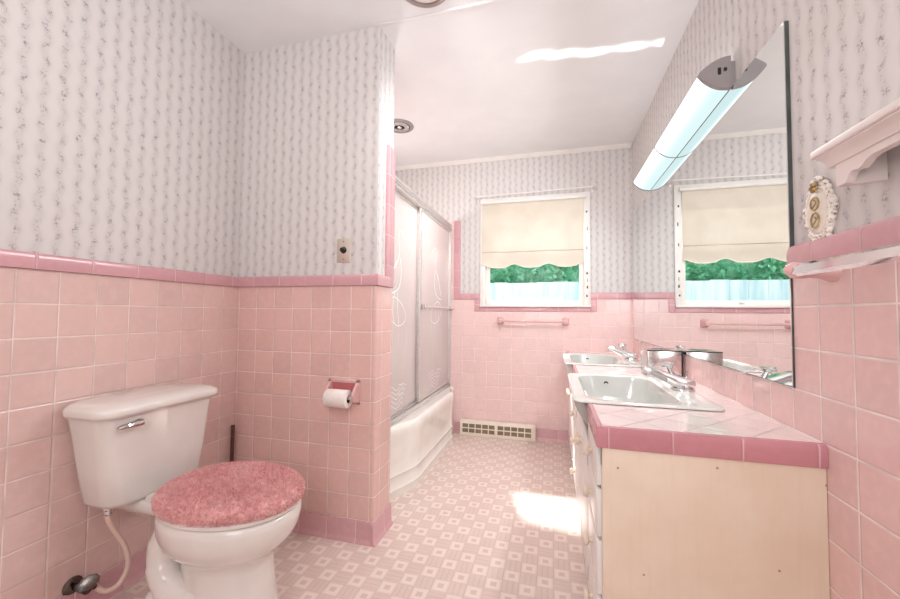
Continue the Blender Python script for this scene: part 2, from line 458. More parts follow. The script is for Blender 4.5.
# right wall
wr = MB().box(XR+WB, XR+.1, YN-.1, YB+.2, 0, ZC).done('wall_right', M['paper'], kind='structure', smooth=0)
MB().box(XR, XR+WB+.002, YN, YB, 0, ZTR).done('tile_wainscot', M['tile_right'], wr, smooth=0)
mb = MB()
yA = 1.236
pr = [(XR-.009, ZTR+.001), (XR-.010, ZTR+.004), (XR-.010, ZTR+RH-.014), (XR-.0085, ZTR+RH-.005), (XR-.003, ZTR+RH), (XR+.008, ZTR+RH), (XR+.008, ZTR+.001)]
mb.prism(pr, 'Y', YN, yA-.012)
rings = []
for k in range(6):   # rounded outer corner of the last rail tile
    a = PI/2*k/5; yy = yA-.012+.012*math.sin(a); dz = .012*(1-math.cos(a))
    rings.append([Vector((x, yy, z-(dz if z > ZTR+.03 else 0))) for x, z in pr])
mb.loft(rings)
mb.prism(pr, 'Y', 3.326, YB-.008)
mb.done('trim_6', M['tile_trim'], kind='structure')
# wall behind the camera, with the open doorway the photographer stands near
mb = MB()
mb.box(XL-.02, -.55, YN-.1, YN, 0, ZC); mb.box(.30, XR+.1, YN-.1, YN, 0, ZC); mb.box(-.55, .30, YN-.1, YN, 2.05, ZC)
mb.done('wall_near', M['paper'], kind='structure', smooth=0)

# ---------------------------------------------------------------- window
mb = MB()
YF = YB-.012
def fr(x0, x1, z0, z1, y0=YF, y1=YB+.10, b=.002): mb.box(x0, x1, y0, y1, z0, z1, b)
fr(WX0-.006, WX0+.040, WZ0+.0185, WZ1+.006); fr(WX1-.045, WX1+.006, WZ0+.0185, WZ1+.006); fr(WX0+.0402, WX1-.0452, WZ1-.035, WZ1+.004, YF+.0015, YB+.098)
fr(WX0-.006, WX1+.006, WZ0-.002, WZ0+.018, YB-.030, YB+.10)
wn = mb.done('window_1', M['white_paint'], kind='structure')
mb = MB()
fr(WX0+.040, WX0+.075, WZ0+.018, WZ1-.035, YB+.030, YB+.065); fr(WX1-.080, WX1-.045, WZ0+.018, WZ1-.035, YB+.030, YB+.065)
fr(WX0+.0752, WX1-.0802, WZ0+.0185, WZ0+.052, YB+.0315, YB+.0635); fr(WX0+.0752, WX1-.0802, 1.60, 1.64, YB+.0315, YB+.0635); fr(WX0+.0752, WX1-.0802, WZ1-.07, WZ1-.0355, YB+.0315, YB+.0635)
mb.done('window_frame', M['white_paint'], wn)
MB().box(WX0+.07, WX1-.07, YB+.046, YB+.050, WZ0+.048, WZ1-.06).done('window_pane', M['window_glass'], wn, smooth=0)
mb = MB(); mb.lathe([(.006, 0), (.008, .004), (.005, .010), (0.001, .011)], (-.16, YB+.030, WZ0+.036), '-Y', 10); mb.box(-.18, -.14, YB+.014, YB+.031, WZ0+.033, WZ0+.039, .002)
mb.done('sash_lift', M['brushed'], wn)
mb = MB()
for i, zz in enumerate((1.22, 1.29, 1.345, 1.41, 1.62, 1.78, 1.93)):   # chipped paint on the right jamb
    mb.box(WX1-.030+.004*(i % 3), WX1-.018+.004*(i % 2), YF-.0012, YF+.002, zz, zz+.018+.006*(i % 3), .001)
mb.done('jamb_chips', M['dark_chrome'], wn)

# roller shade
sx0, sx1 = WX0+.012, WX1-.048
sh = thing('roller_shade', (-.16, YB-.02, 2.07), 'cream cloth roller shade with scalloped hem half lowered over the far window', 'window shade')
MB().tube([(sx0-.006, YB-.030, 2.068), (sx1+.02, YB-.030, 2.068)], .016, 14).done('roller', M['white_paint'], sh)
N = 120; Zs = [2.07, 2.03, 1.9, 1.77, 1.66, 1.632, 1.622, 1.612, 1.605, 1.56, 1.52]
rings = []
def hem(x):
    t = (x-sx0)/(sx1-sx0)
    return 1.492 + .016*math.cos(2*PI*t*3.0) * (1 if True else 0) + .004*math.cos(2*PI*t*6)
for f in (0, 1):
    pass
mb = MB()
V = []
for z in Zs + ['hem']:
    row = []
    for i in range(N+1):
        x = sx0 + (sx1-sx0)*i/N
        zz = hem(x) if z == 'hem' else z
        yy = YB-.018 - .003*math.sin(x*9+zz*5) - (.007 if 1.604 < zz < 1.64 else 0)
        row.append(mb.bm.verts.new((x, yy, zz)))
    V.append(row)
for a, b in zip(V, V[1:]):
    for i in range(N): mb.bm.faces.new((a[i], a[i+1], b[i+1], b[i]))
mb.done('shade_cloth', M['cream_shade'], sh, smooth=60)
MB().tube([(sx0+.003, YB-.026, 1.622), (sx1-.003, YB-.026, 1.622)], .0075, 10).done('hem_bar', M['cream_shade'], sh)
MB().tube([Vector((sx0+(sx1-sx0)*i/N, YB-.021, hem(sx0+(sx1-sx0)*i/N))) for i in range(N+1)], .0045, 6).done('fringe', M['ivory'], sh)
# curtain rod
rd = thing('curtain_rod', (-.16, YB, 2.12), 'thin white curtain rod on hooks just above the window shade', 'curtain rod')
MB().tube([(-.668, YB-.055, 2.118), (.338, YB-.055, 2.136)], .0055, 10).done('rod', M['white_paint'], rd)
for x, z in ((-.660, 2.118), (.330, 2.136)):
    mb = MB(); mb.box(x-.012, x+.012, YB-.001, YB+.006, z-.03, z+.02, .002); mb.tube([(x, YB+.002, z-.005), (x, YB-.03, z-.012), (x, YB-.055, z-.009), (x, YB-.064, z+.004)], .004, 8)
    mb.done('bracket', M['brushed'], rd)

# outside
MB().box(-12, 12, YB+.6, 22, -.25, -.05).done('ground', M['soil'], kind='structure', smooth=0)
fe = thing('board_fence', (0, 5.25, -.05), 'pale board fence outside the window, in front of the hedge', 'fence')
for i in range(34):
    x = -3.4+i*.2
    mb = MB(); t = random.uniform(-.006, .006); mb.box(x+.0005, x+.1995, 5.25, 5.272, -.05, 1.505+t, .004); mb.done('board', M['fence'], fe, smooth=0)
mb = MB(); mb.box(-3.4, 3.4, 5.272, 5.31, .25, .34); mb.box(-3.4, 3.4, 5.272, 5.31, 1.2, 1.29); mb.done('rail', M['fence'], fe, smooth=0)
mb = MB()
rnd = random.Random(3)
for i in range(170):
    c = (rnd.uniform(-4, 4), rnd.uniform(6.1, 6.8), rnd.uniform(.3, 3.2)); mb.sphere(c, rnd.uniform(.25, .42), 2)
for v in mb.bm.verts: v.co += v.co.normalized()*0 + noise.noise_vector(v.co*5)*.09
for i in range(5200):   # leaf blades on the face towards the house
    c = Vector((rnd.uniform(-2.6, 2.6), rnd.uniform(5.62, 6.05), rnd.uniform(1.15, 2.7)))
    a, b = noise.random_unit_vector()*.05, noise.random_unit_vector()*.028
    mb.bm.faces.new([mb.bm.verts.new(c+o) for o in (-a, b, a, -b)])
tag(mb.done('hedge', M['leaf'], smooth=60), 'bright green leafy hedge seen through the window above the fence', 'hedge')

# ---------------------------------------------------------------- bathtub
def tubx(y):
    return -.900 + .090*sstep(1.98, 2.30, y)*(1-sstep(3.10, 3.30, y)) + .030*sstep(3.05, 3.30, y)
tb = thing('bathtub', (-1.24, 2.6, 0), 'white enamel bathtub with bowed apron behind the sliding shower doors', 'bathtub')
TZ = .412; y0t, y1t = YPB+.002, YB-.003
ys = [y0t + (y1t-y0t)*i/60 for i in range(61)]
prof = [(-.005, 0), (-.005, .03), (-.002, .045), (-.012, .055), (-.012, .115), (-.006, .125), (-.014, .135), (-.013, .20), (-.008, .29), (-.004, .335), (.000, .365), (-.001, .392), (-.010, .406), (-.026, TZ)]
mb = MB()
rings = [[Vector((tubx(y)*(1 if True else 1) + px - (.022 if .05 < z < .30 else 0)*0, y, z)) for y in ys] for px, z in prof]
mb.loft(rings, cap=False, closed=False)
mb.done('apron', M['tub_enamel'], tb, smooth=50)
# rim deck + basin, one surface
mb = MB()
def oval(x0, x1, y0, y1, z, e=3.2, n=72):
    cx, cy, a, b = (x0+x1)/2, (y0+y1)/2, (x1-x0)/2, (y1-y0)/2; out = []
    for k in range(n):
        t = 2*PI*k/n; c, s = math.cos(t), math.sin(t)
        out.append(Vector((cx+a*math.copysign(abs(c)**(2/e), c), cy+b*math.copysign(abs(s)**(2/e), s), z)))
    return out
def outer(z, n=72):
    out = []
    cx, cy = -1.255, (y0t+y1t)/2
    for k in range(n):
        t = 2*PI*k/n; c, s = math.cos(t), math.sin(t)
        m_ = max(abs(c)/.357, abs(s)/((y1t-y0t)/2)); x, y = cx+c/m_, cy+s/m_
        if x > cx:
            f = (x-cx)/.357; x = cx + f*(tubx(y)-.026-cx)
        out.append(Vector((x, y, z)))
    return out
mb.loft([outer(TZ), oval(-1.545, -.985, y0t+.09, y1t-.09, TZ), oval(-1.535, -.995, y0t+.10, y1t-.10, TZ-.01), oval(-1.50, -1.03, y0t+.15, y1t-.20, .16), oval(-1.45, -1.09, y0t+.22, y1t-.32, .09), oval(-1.35, -1.19, y0t+.5, y1t-.6, .08)], cap=False)
mb.bm.faces.new(mb.bm.verts[-72:] if False else [v for v in list(mb.bm.verts)[-72:]])
mb.done('basin', M['tub_enamel'], tb, smooth=50)

# sliding doors
sd = thing('sliding_shower_door', (-.93, 2.6, TZ), 'aluminium framed sliding shower doors with frosted etched glass on the tub', 'shower door')
mb = MB()
mb.box(-.958, -.902, y0t, y1t, 1.832, 1.892, .004); mb.done('header_track', M['brushed'], sd)
mb = MB(); mb.box(-.904, -.898, y0t, y1t, 1.845, 1.853, .001); mb.box(-.904, -.899, y0t, y1t, 1.868, 1.872, .001); mb.done('track_lip', M['chrome'], sd)
mb = MB(); mb.box(-.956, -.904, y0t, y1t, TZ+.0005, TZ+.016, .003); mb.box(-.934, -.928, y0t, y1t, TZ+.014, TZ+.034, .002); mb.box(-.910, -.904, y0t, y1t, TZ+.012, TZ+.030, .002); mb.done('sill_track', M['brushed'], sd)
for y in (y0t, y1t-.024):
    MB().box(-.956, -.904, y, y+.024, TZ+.015, 1.833, .003).done('side_jamb', M['brushed'], sd)
def door_leaf(y0, y1, x, etched):
    mb = MB(); z0, z1 = TZ+.035, 1.836
    mb.box(x-.010, x+.010, y0, y0+.024, z0, z1, .003); mb.box(x-.010, x+.010, y1-.024, y1, z0, z1, .003)
    mb.box(x-.010, x+.010, y0+.023, y1-.023, z0, z0+.022, .003); mb.box(x-.010, x+.010, y0+.023, y1-.023, z1-.026, z1, .003)
    f = mb.done('door_frame', M['brushed'], sd)
    p = MB().box(x-.003, x+.003, y0+.02, y1-.02, z0+.018, z1-.02).done('frosted_pane', M['frosted'], f, smooth=0)
    # etched marsh bird, reeds and water, raised a hair from the pane
    yc = (y0+y1)/2
    L = etched
    mb = MB()
    for pts, r in L:
        mb.tube(catmull([Vector((x+.004, yc+a, b)) for a, b in pts], 5), r*.85, 5)
    for v in mb.bm.verts: v.co.x = x+.0025+(v.co.x-x-.004)*.15
    mb.done('etched_bird_and_reeds', M['etch'], f)
    return f
g = G('etched_glass'); P, p, q = g.pos(); n = g.noise(P, 40, 2); g.bsdf(g.mix(n, lin((240, 238, 236)), lin((250, 248, 246))), .7); M['etch'] = g.m
rr = random.Random(11)
def etching(flip):
    s = -1 if flip else 1; L = []
    # bird: head, neck, body, legs
    L.append(([(s*.10, 1.56), (s*.04, 1.60), (s*.01, 1.585), (s*.0, 1.54), (s*.02, 1.47), (s*-.005, 1.41), (s*-.05, 1.35)], .007))
    L.append(([(s*.03, 1.42), (s*.05, 1.33), (s*.02, 1.24), (s*-.06, 1.20), (s*-.14, 1.19)], .008))
    L.append(([(s*-.03, 1.40), (s*-.09, 1.31), (s*-.14, 1.22)], .008))
    L.append(([(s*-.02, 1.36), (s*-.05, 1.28), (s*-.10, 1.22)], .005))
    L.append(([(s*.01, 1.36), (s*-.01, 1.28), (s*-.05, 1.22)], .005))
    L.append(([(s*-.01, 1.20), (s*.0, 1.08), (s*.02, 1.00)], .006))
    L.append(([(s*-.05, 1.20), (s*-.08, 1.09), (s*-.05, 1.01)], .006))
    # large leaf
    L.append(([(s*-.16, 1.10), (s*-.07, 1.17), (s*.08, 1.12), (s*.13, 1.03), (s*.02, .99), (s*-.10, 1.03), (s*-.16, 1.10)], .006))
    L.append(([(s*-.15, 1.09), (s*-.02, 1.07), (s*.11, 1.04)], .004))
    for i in range(11):   # reeds
        a = -.16+.032*i; h = rr.uniform(.93, 1.03); b = rr.uniform(.62, .74)
        L.append(([(a+rr.uniform(-.03, .03), h), (a+.012*math.sin(i), (h+b)/2), (a*.8, b)], .0045))
    for i in range(5):    # swirling water
        z = .60-.028*i
        L.append(([(-.17+.02*i, z), (-.08, z+.022), (.0, z-.012), (.08, z+.016), (.16-.02*i, z-.004)], .005))
    L.append(([(.03, .62), (.10, .60), (.09, .55), (.03, .56), (.05, .59)], .005))
    return L
door_leaf(y0t+.022, 2.575, -.944, etching(False))
fd = door_leaf(2.535, y1t-.022, -.918, etching(True))
mb = MB(); mb.tube([(-.885, 2.585, 1.118), (-.885, 3.315, 1.118)], .0085, 12); mb.done('towel_bar', M['brushed'], fd)
mb = MB()
for y in (2.575, 3.325): mb.box(-.912, -.874, y-.012, y+.012, 1.100, 1.136, .004)
mb.done('bar_bracket', M['chrome'], fd)

# ---------------------------------------------------------------- toilet
TY, BY = 1.122, 1.116
tl = thing('toilet', (-1.25, BY, 0), 'white two-piece porcelain toilet standing against the left tiled wall', 'toilet')
def tank_sec(z, xf, hy, r):
    return rrect(XL+.012, xf, TY-hy, TY+hy, r, z, 6)
def tank_bow(pts, xf, hy, bow):
    out = []
    for p in pts:
        t = (p.y-TY)/hy
        out.append(Vector((p.x + (bow*(1-t*t) if p.x > xf-.05 else 0), p.y, p.z)))
    return out
mb = MB()
S = [(.386, -1.462, .150, .045), (.390, -1.448, .168, .05), (.408, -1.440, .180, .05), (.53, -1.430, .196, .045), (.65, -1.424, .208, .04), (.712, -1.418, .217, .038)]
mb.loft([[v + Vector((0, .014*(.712-z)/.326, 0)) for v in tank_bow(tank_sec(z, xf, hy, r), xf, hy, .022)] for z, xf, hy, r in S])
mb.done('tank', M['porcelain'], tl, smooth=50)
mb = MB()
S = [(.712, -1.406, .223, .04), (.714, -1.400, .231, .045), (.722, -1.397, .234, .046), (.736, -1.397, .234, .046), (.743, -1.402, .230, .046), (.752, -1.420, .215, .045), (.757, -1.45, .185, .04), (.759, -1.51, .09, .02)]
mb.loft([tank_bow(tank_sec(z, xf, hy, r), xf, hy, .026) for z, xf, hy, r in S])
mb.done('tank_lid', M['porcelain'], tl, smooth=60)
mb = MB()
fy = .985
mb.lathe([(.013, 0), (.014, .006), (.010, .012), (.001, .013)], (-1.407, fy+.028, .680), 'X', 14)
mb.loft([[Vector((-1.393+dx, fy+yy, .680+dz*k)) for dx, dz in ((.0, -.013), (.007, -.009), (.010, 0), (.007, .009), (0, .013), (-.003, 0))] for yy, k in ((.036, .9), (.02, 1.0), (-.01, .75), (-.035, .55), (-.046, .3))])
mb.done('flush_lever', M['chrome'], tl)
# bowl and pedestal
def egg(z, xb, xf, b, n=48, y=BY):
    # widest point nearer the back; pointed front
    xm = xb + (xf-xb)*.46; out = []
    for k in range(n):
        t = 2*PI*k/n; c, s = math.cos(t), math.sin(t)
        a = (xf-xm) if c > 0 else (xm-xb)
        out.append(Vector((xm + a*c, y + b*math.copysign(abs(s)**.94, s), z)))
    return out
mb = MB()
mb.loft([egg(z, xb, xf, b) for z, xb, xf, b in [(0, -1.27, -.912, .136), (.012, -1.27, -.908, .139), (.03, -1.26, -.918, .133), (.10, -1.25, -.930, .124), (.17, -1.25, -.938, .118), (.215, -1.26, -.942, .116), (.245, -1.275, -.938, .122), (.262, -1.295, -.920, .138), (.280, -1.31, -.896, .158), (.305, -1.325, -.872, .177), (.340, -1.33, -.854, .190), (.375, -1.33, -.848, .194), (.396, -1.33, -.850, .192), (.403, -1.32, -.862, .184)]])
# rear deck under the tank
mb.loft([rrect(-1.585, -1.26, BY-.10*k, BY+.10*k, .04, z) for z, k in ((.325, .45), (.345, .62), (.36, .7), (.378, .7), (.385, .65))])
for s in (-1, 1):   # trapway bulges and floor foot
    mb.tube(catmull([(-1.255, BY+s*.085, .345), (-1.285, BY+s*.088, .28), (-1.285, BY+s*.090, .21), (-1.245, BY+s*.092, .15), (-1.17, BY+s*.090, .12), (-1.08, BY+s*.075, .13)], 6), [.044]*6+[.046]*6+[.050]*6+[.054]*6+[.05]*7, 16)
    mb.sphere((-1.275, BY+s*.100, .085), .056, 3, (1.1, .8, 1.1))
    mb.loft([rrect(-1.36, -1.16, BY+s*.10-.045, BY+s*.10+.045, .04, 0), rrect(-1.35, -1.17, BY+s*.10-.04, BY+s*.10+.04, .038, .03), rrect(-1.33, -1.20, BY+s*.10-.03, BY+s*.10+.03, .028, .045)])
mb.done('bowl', M['porcelain'], tl, smooth=55)
for s in (-1, 1):
    MB().lathe([(.016, .04), (.016, .055), (.011, .066), (.001, .069)], (-1.235, BY+s*.125, 0), 'Z', 14).done('bolt_cap', M['bolt'], tl)
mb = MB(); mb.loft([egg(z, xb, xf, b) for z, xb, xf, b in [(.4045, -1.33, -.862, .187), (.407, -1.335, -.852, .193), (.417, -1.336, -.851, .194), (.422, -1.33, -.860, .188)]])
mb.done('seat', M['porcelain'], tl, smooth=50)
mb = MB(); mb.loft([egg(z, xb, xf, b) for z, xb, xf, b in [(.423, -1.345, -.866, .186), (.426, -1.35, -.862, .19), (.436, -1.345, -.870, .184), (.440, -1.33, -.90, .165)]])
for s in (-1, 1): mb.tube([(-1.352, BY+s*.075-.022, .420), (-1.352, BY+s*.075+.022, .420)], .013, 12)
mb.done('seat_lid', M['porcelain'], tl, smooth=50)
# shag lid cover
mb = MB()
CS = [(.412, .93), (.418, 1.0), (.430, 1.035), (.446, 1.035), (.458, .99), (.466, .90), (.470, .7), (.472, .4), (.4725, .05)]
xb, xf, bb = -1.330, -.856, .188; xm = (xb+xf)/2-.01
rings = []
for z, k in CS:
    rings.append([Vector((xm+(p.x-xm)*k, BY+.003+(p.y-BY)*k, z)) for p in egg(z, xb, xf, bb, 64)])
mb.loft(rings)
mb.bm.normal_update()
tri = bmesh.ops.triangulate(mb.bm, faces=mb.bm.faces[:]); mb.bm.normal_update()
faces = list(mb.bm.faces); ar = [f.calc_area() if f.calc_center_median().z > .4125 else 0 for f in faces]
r2 = random.Random(5); picks = r2.choices(faces, weights=ar, k=17000)
data = []
cc = Vector((xm, BY, .42))
for f in picks:
    a, b = r2.random(), r2.random()
    if a+b > 1: a, b = 1-a, 1-b
    v = [x.co for x in f.verts]; p = v[0]+(v[1]-v[0])*a+(v[2]-v[0])*b
    nn = f.normal.copy()
    if nn.dot(p-cc) < 0: nn = -nn
    data.append((p, nn))
for p, nn in data:
    nv = noise.noise_vector(p*38)*.75
    d = (nn + nv + noise.random_unit_vector()*.55).normalized()
    L = r2.uniform(.007, .013); w = r2.uniform(.0011, .0017)
    sd_ = d.cross(noise.random_unit_vector()).normalized()*w
    q = p + d*L*.6; d2 = (d + noise.random_unit_vector()*.9).normalized(); e = q + d2*L*.5
    vs = [mb.bm.verts.new(x) for x in (p-sd_, p+sd_, q+sd_*.9, q-sd_*.9, e)]
    mb.bm.faces.new((vs[0], vs[1], vs[2], vs[3])); mb.bm.faces.new((vs[3], vs[2], vs[4]))
bm_ = mb.bm
me = bpy.data.meshes.new('toilet_lid_cover'); bm_.to_mesh(me); bm_.free(); me.materials.append(M['shag'])
for p in me.polygons: p.use_smooth = True
o = bpy.data.objects.new('toilet_lid_cover', me); col.objects.link(o)
tag(o, 'fluffy rose pink shag cover fitted over the closed toilet lid', 'toilet lid cover')

# shut-off valve and supply line
vv = thing('shutoff_valve', (XL, .965, .115), 'chrome shutoff valve with oval handle on the wall below the toilet tank', 'valve')
MB().lathe([(.030, -.001), (.030, .003), (.022, .010), (.010, .014), (.010, .03)], (XL, .965, .115), 'X', 20).done('escutcheon', M['dark_chrome'], vv)
mb = MB(); mb.tube([(XL+.02, .965, .115), (XL+.075, .965, .115)], [.012, .014], 14); mb.tube([(XL+.06, .965, .115), (XL+.062, .995, .105)], .009, 12); mb.tube([(XL+.055, .965, .118), (XL+.078, .962, .140)], .008, 10)
mb.done('valve_body', M['dark_chrome'], vv)
mb = MB(); c = Vector((XL+.078, .962, .140)); ax = Vector((.7, -.55, .42)).normalized(); t1 = Vector((.3, .95, .2)); t1 = (t1-ax*t1.dot(ax)).normalized(); t2 = ax.cross(t1)
mb.loft([[c+ax*h+(t1*math.cos(2*PI*k/28)*.032+t2*math.sin(2*PI*k/28)*.022)*s_*(1+.05*math.cos(10*2*PI*k/28)) for k in range(28)] for h, s_ in ((-.008, .55), (-.006, .95), (0, 1.0), (.006, .92), (.009, .6))])
mb.done('oval_handle', M['dark_chrome'], vv)
hs = thing('supply_hose', (-1.52, 1.0, .1), 'off-white curved supply hose from the shutoff valve to the toilet tank', 'hose')
MB().tube(catmull([(-1.545, .995, .103), (-1.53, 1.016, .078), (-1.52, 1.052, .082), (-1.515, 1.076, .132), (-1.515, 1.064, .205), (-1.52, 1.030, .28), (-1.52, 1.008, .33), (-1.52, 1.005, .356)], 8), .0085, 12).done('hose', M['hose'], hs)
mb = MB(); mb.lathe([(.011, 0), (.014, .004), (.014, .016), (.017, .02), (.017, .036)], (-1.52, 1.005, .350), 'Z', 12); mb.done('coupling_nut', M['chrome'], hs)

# plunger in the corner
pl = thing('plunger', (-1.565, 1.585, 0), 'toilet plunger with brown wooden handle standing in the corner behind the toilet', 'plunger')
MB().tube([(-1.560, 1.580, .08), (-1.590, 1.615, .488)], [.0100, .0090], 12).done('handle', M['wood_brown'], pl)
MB().lathe([(.046, 0), (.045, .03), (.036, .06), (.018, .085), (.015, .11), (.008, .112)], (-1.560, 1.580, 0), 'Z', 20).done('cup', M['rubber'], pl)

# ---------------------------------------------------------------- paper holder, switch
hx0, hx1, hz0, hz1 = -1.052, -.884, .636, .752
ph = thing('toilet_paper_holder', ((hx0+hx1)/2, YP, .69), 'pink ceramic recessed toilet paper holder set in the partition tile', 'toilet paper holder')
mb = MB()
mb.box(hx0, hx1, YP-.010, YP+.004, hz1-.018, hz1, .005); mb.box(hx0, hx1, YP-.010, YP+.004, hz0, hz0+.018, .005)
for x, s in ((hx0, 1), (hx1, -1)):
    mb.box(min(x, x+s*.020), max(x, x+s*.020), YP-.010, YP+.004, hz0, hz1, .005)
    ear = [(YP-.006, hz1-.008), (YP-.040, hz1-.045), (YP-.056, hz0+.050), (YP-.050, hz0+.022), (YP-.006, hz0+.008)]
    mb.prism(ear, 'X', min(x+s*.004, x+s*.018), max(x+s*.004, x+s*.018))
mb.done('frame', M['pink_ceramic'], ph)
MB().box(hx0+.012, hx1-.012, YP-.003, YP+.003, hz0+.012, hz1-.012).done('recess', M['recess_pink'], ph, smooth=0)
MB().tube([(hx0+.012, YP-.044, .672), (hx1-.012, YP-.044, .672)], .009, 12).done('roller', M['brushed'], ph)
ro = thing('toilet_paper_roll', ((hx0+hx1)/2-.006, YP-.044, .672), 'white toilet paper roll hanging on the pink ceramic holder', 'toilet paper')
xa, xb_ = hx0+.022, hx1-.034
mb = MB(); pr_ = [(.018, 0), (.040, 0), (.042, .003), (.042, xb_-xa-.003), (.040, xb_-xa), (.018, xb_-xa), (.018, 0)]
mb.lathe(pr_, (xa, YP-.046, .668), 'X', 28); mb.done('paper', M['paper_roll'], ro, smooth=40)
MB().lathe([(.0178, .002), (.0178, xb_-xa-.002), (.0165, xb_-xa-.002), (.0165, .002), (.0178, .002)], (xa, YP-.046, .668), 'X', 20).done('core', M['wood_brown'], ro)

sw = thing('wall_switch', (-.988, YP+WB, 1.375), 'metal wall plate with round black knob above the partition tile', 'wall switch')
MB().box(-1.026, -.951, YP+WB-.005, YP+WB+.002, 1.316, 1.434, .003).done('plate', plain('warm_steel_plate', (214, 200, 188), .35, .6, var=.05), sw)
MB().lathe([(.017, 0), (.016, .003), (.0125, .006), (.011, .018), (.008, .021), (.001, .0215)], (-.988, YP+WB-.004, 1.377), '-Y', 18).done('knob', M['black'], sw)
for z in (1.332, 1.418): MB().lathe([(.0035, 0), (.003, .0015), (.0005, .002)], (-.988, YP+WB-.0045, z), '-Y', 8).done('screw', M['dark_chrome'], sw)

# ---------------------------------------------------------------- register, far towel bar
rg = thing('baseboard_register', (-.465, YB-.03, 0), 'cream metal baseboard heating register with slotted grille on the far wall', 'heating register')
mb = MB(); mb.prism([(YB-.008, 0.002), (YB-.062, .002), (YB-.062, .018), (YB-.054, .114), (YB-.048, .126), (YB-.008, .130)], 'X', -.795, -.142); mb.done('casing', M['register'], rg)
def facey(z): return YB-.062+(z-.018)/.096*.008
for row, (z0, z1) in enumerate(((.030, .062), (.072, .104))):
    for half in (0, 1):
        for k in range(5):
            x0 = -.772 + half*.310 + k*.0585
            a = facey(z0); b = facey(z1)
            mb = MB(); mb.loft([[Vector((x0, a-.0015, z0)), Vector((x0+.050, a-.0015, z0)), Vector((x0+.050, b-.0015, z1)), Vector((x0, b-.0015, z1))], [Vector((x0, a+.004, z0)), Vector((x0+.050, a+.004, z0)), Vector((x0+.050, b+.004, z1)), Vector((x0, b+.004, z1))]])
            mb.done('vent_slot', M['slot'] if 'slot' in M else M.setdefault('slot', plain('shadowed_slot', (142, 124, 104), .7, var=.15)), rg, smooth=0)
fb = thing('ceramic_towel_bar', (-.17, YB, 1.012), 'pink ceramic towel bar under the far window', 'towel bar')
MB().tube([(-.435, YB-.062, 1.012), (.095, YB-.062, 1.012)], .010, 14).done('bar', M['pink_ceramic'], fb)
for x in (-.445, .105):
    mb = MB(); mb.loft([rrect(x-.030, x+.030, .977, 1.047, .012, -.004), rrect(x-.024, x+.024, .985, 1.039, .012, .02), rrect(x-.017, x+.017, .994, 1.030, .012, .05), rrect(x-.018, x+.018, .992, 1.032, .012, .075), rrect(x-.010, x+.010, 1.0, 1.024, .009, .082)])
    for v in mb.bm.verts: v.co = Vector((v.co.x, YB-v.co.z, v.co.y))
    mb.done('post', M['pink_ceramic'], fb)

# ---------------------------------------------------------------- vanity
VY0, VXF = 1.116, .129
VT = .7105                      # underside of counter edge
va = thing('vanity_cabinet', (.38, 2.24, 0), 'long cream painted vanity cabinet along the right wall under the sinks', 'vanity cabinet')
mb = MB(); mb.box(XR-.014, XR-.002, VY0+.018, YB-.002, .09, VT); mb.box(VXF+.02, XR-.014, VY0+.018, YB-.002, .09, .105); mb.box(VXF+.07, VXF+.085, VY0+.018, YB-.002, 0.001, .09)
for y in (1.412, 2.055, 2.412, 3.09): mb.box(VXF+.02, XR-.014, y, y+.015, .105, .58)
mb.done('carcass', M['white_paint'], va, smooth=0)
mb = MB(); mb.box(VXF, XR-.001, VY0, VY0+.018, .001, VT-.0005, .0015); mb.done('end_panel', M['panel'], va)
mb = MB()
for y0, y1 in ((VY0+.017, 1.150), (1.405, 1.43), (2.045, 2.075), (2.405, 2.43), (3.045, YB-.002)): mb.box(VXF, VXF+.021, y0, y1, .09, VT)
mb.box(VXF, VXF+.021, VY0+.017, YB-.002, .655, VT-.0005); mb.box(VXF, VXF+.021, VY0+.017, YB-.002, .09, .115)
mb.done('face_frame', M['white_paint'], va, smooth=0)
def knob(y, z, par, x):
    MB().lathe([(.008, 0), (.008, .010), (.016, .014), (.018, .020), (.015, .027), (.001, .029)], (x, y, z), '-X', 16).done('knob', M['knob'], par)
def drawer(y0, y1, z0, z1):
    d = MB().box(VXF-.012, VXF+.003, y0, y1, z0, z1, .004).done('drawer', M['white_paint'], va)
    knob((y0+y1)/2, (z0+z1)/2, d, VXF-.011)
def door(y0, y1, z0, z1, ky):
    d = MB().box(VXF-.012, VXF+.003, y0, y1, z0, z1, .004).done('cabinet_door', M['white_paint'], va)
    knob(ky, z1-.09, d, VXF-.011)
    for zz in (z0+.06, z1-.06):
        yh = y0+.002 if abs(ky-y1) < abs(ky-y0) else y1-.002
        MB().box(VXF-.015, VXF+.002, yh-.006, yh+.006, zz-.025, zz+.025, .002).done('hinge', M['brushed'], d)
for z0, z1 in ((.595, .700), (.455, .585), (.30, .445), (.118, .29)): drawer(1.146, 1.410, z0, z1)
for z0, z1 in ((.595, .700), (.455, .585), (.30, .445), (.118, .29)): drawer(2.070, 2.410, z0, z1)
door(1.426, 1.733, .118, .630, 1.70); door(1.741, 2.050, .118, .630, 1.775)
door(2.426, 2.733, .118, .630, 2.70); door(2.741, 3.050, .118, .630, 2.775)

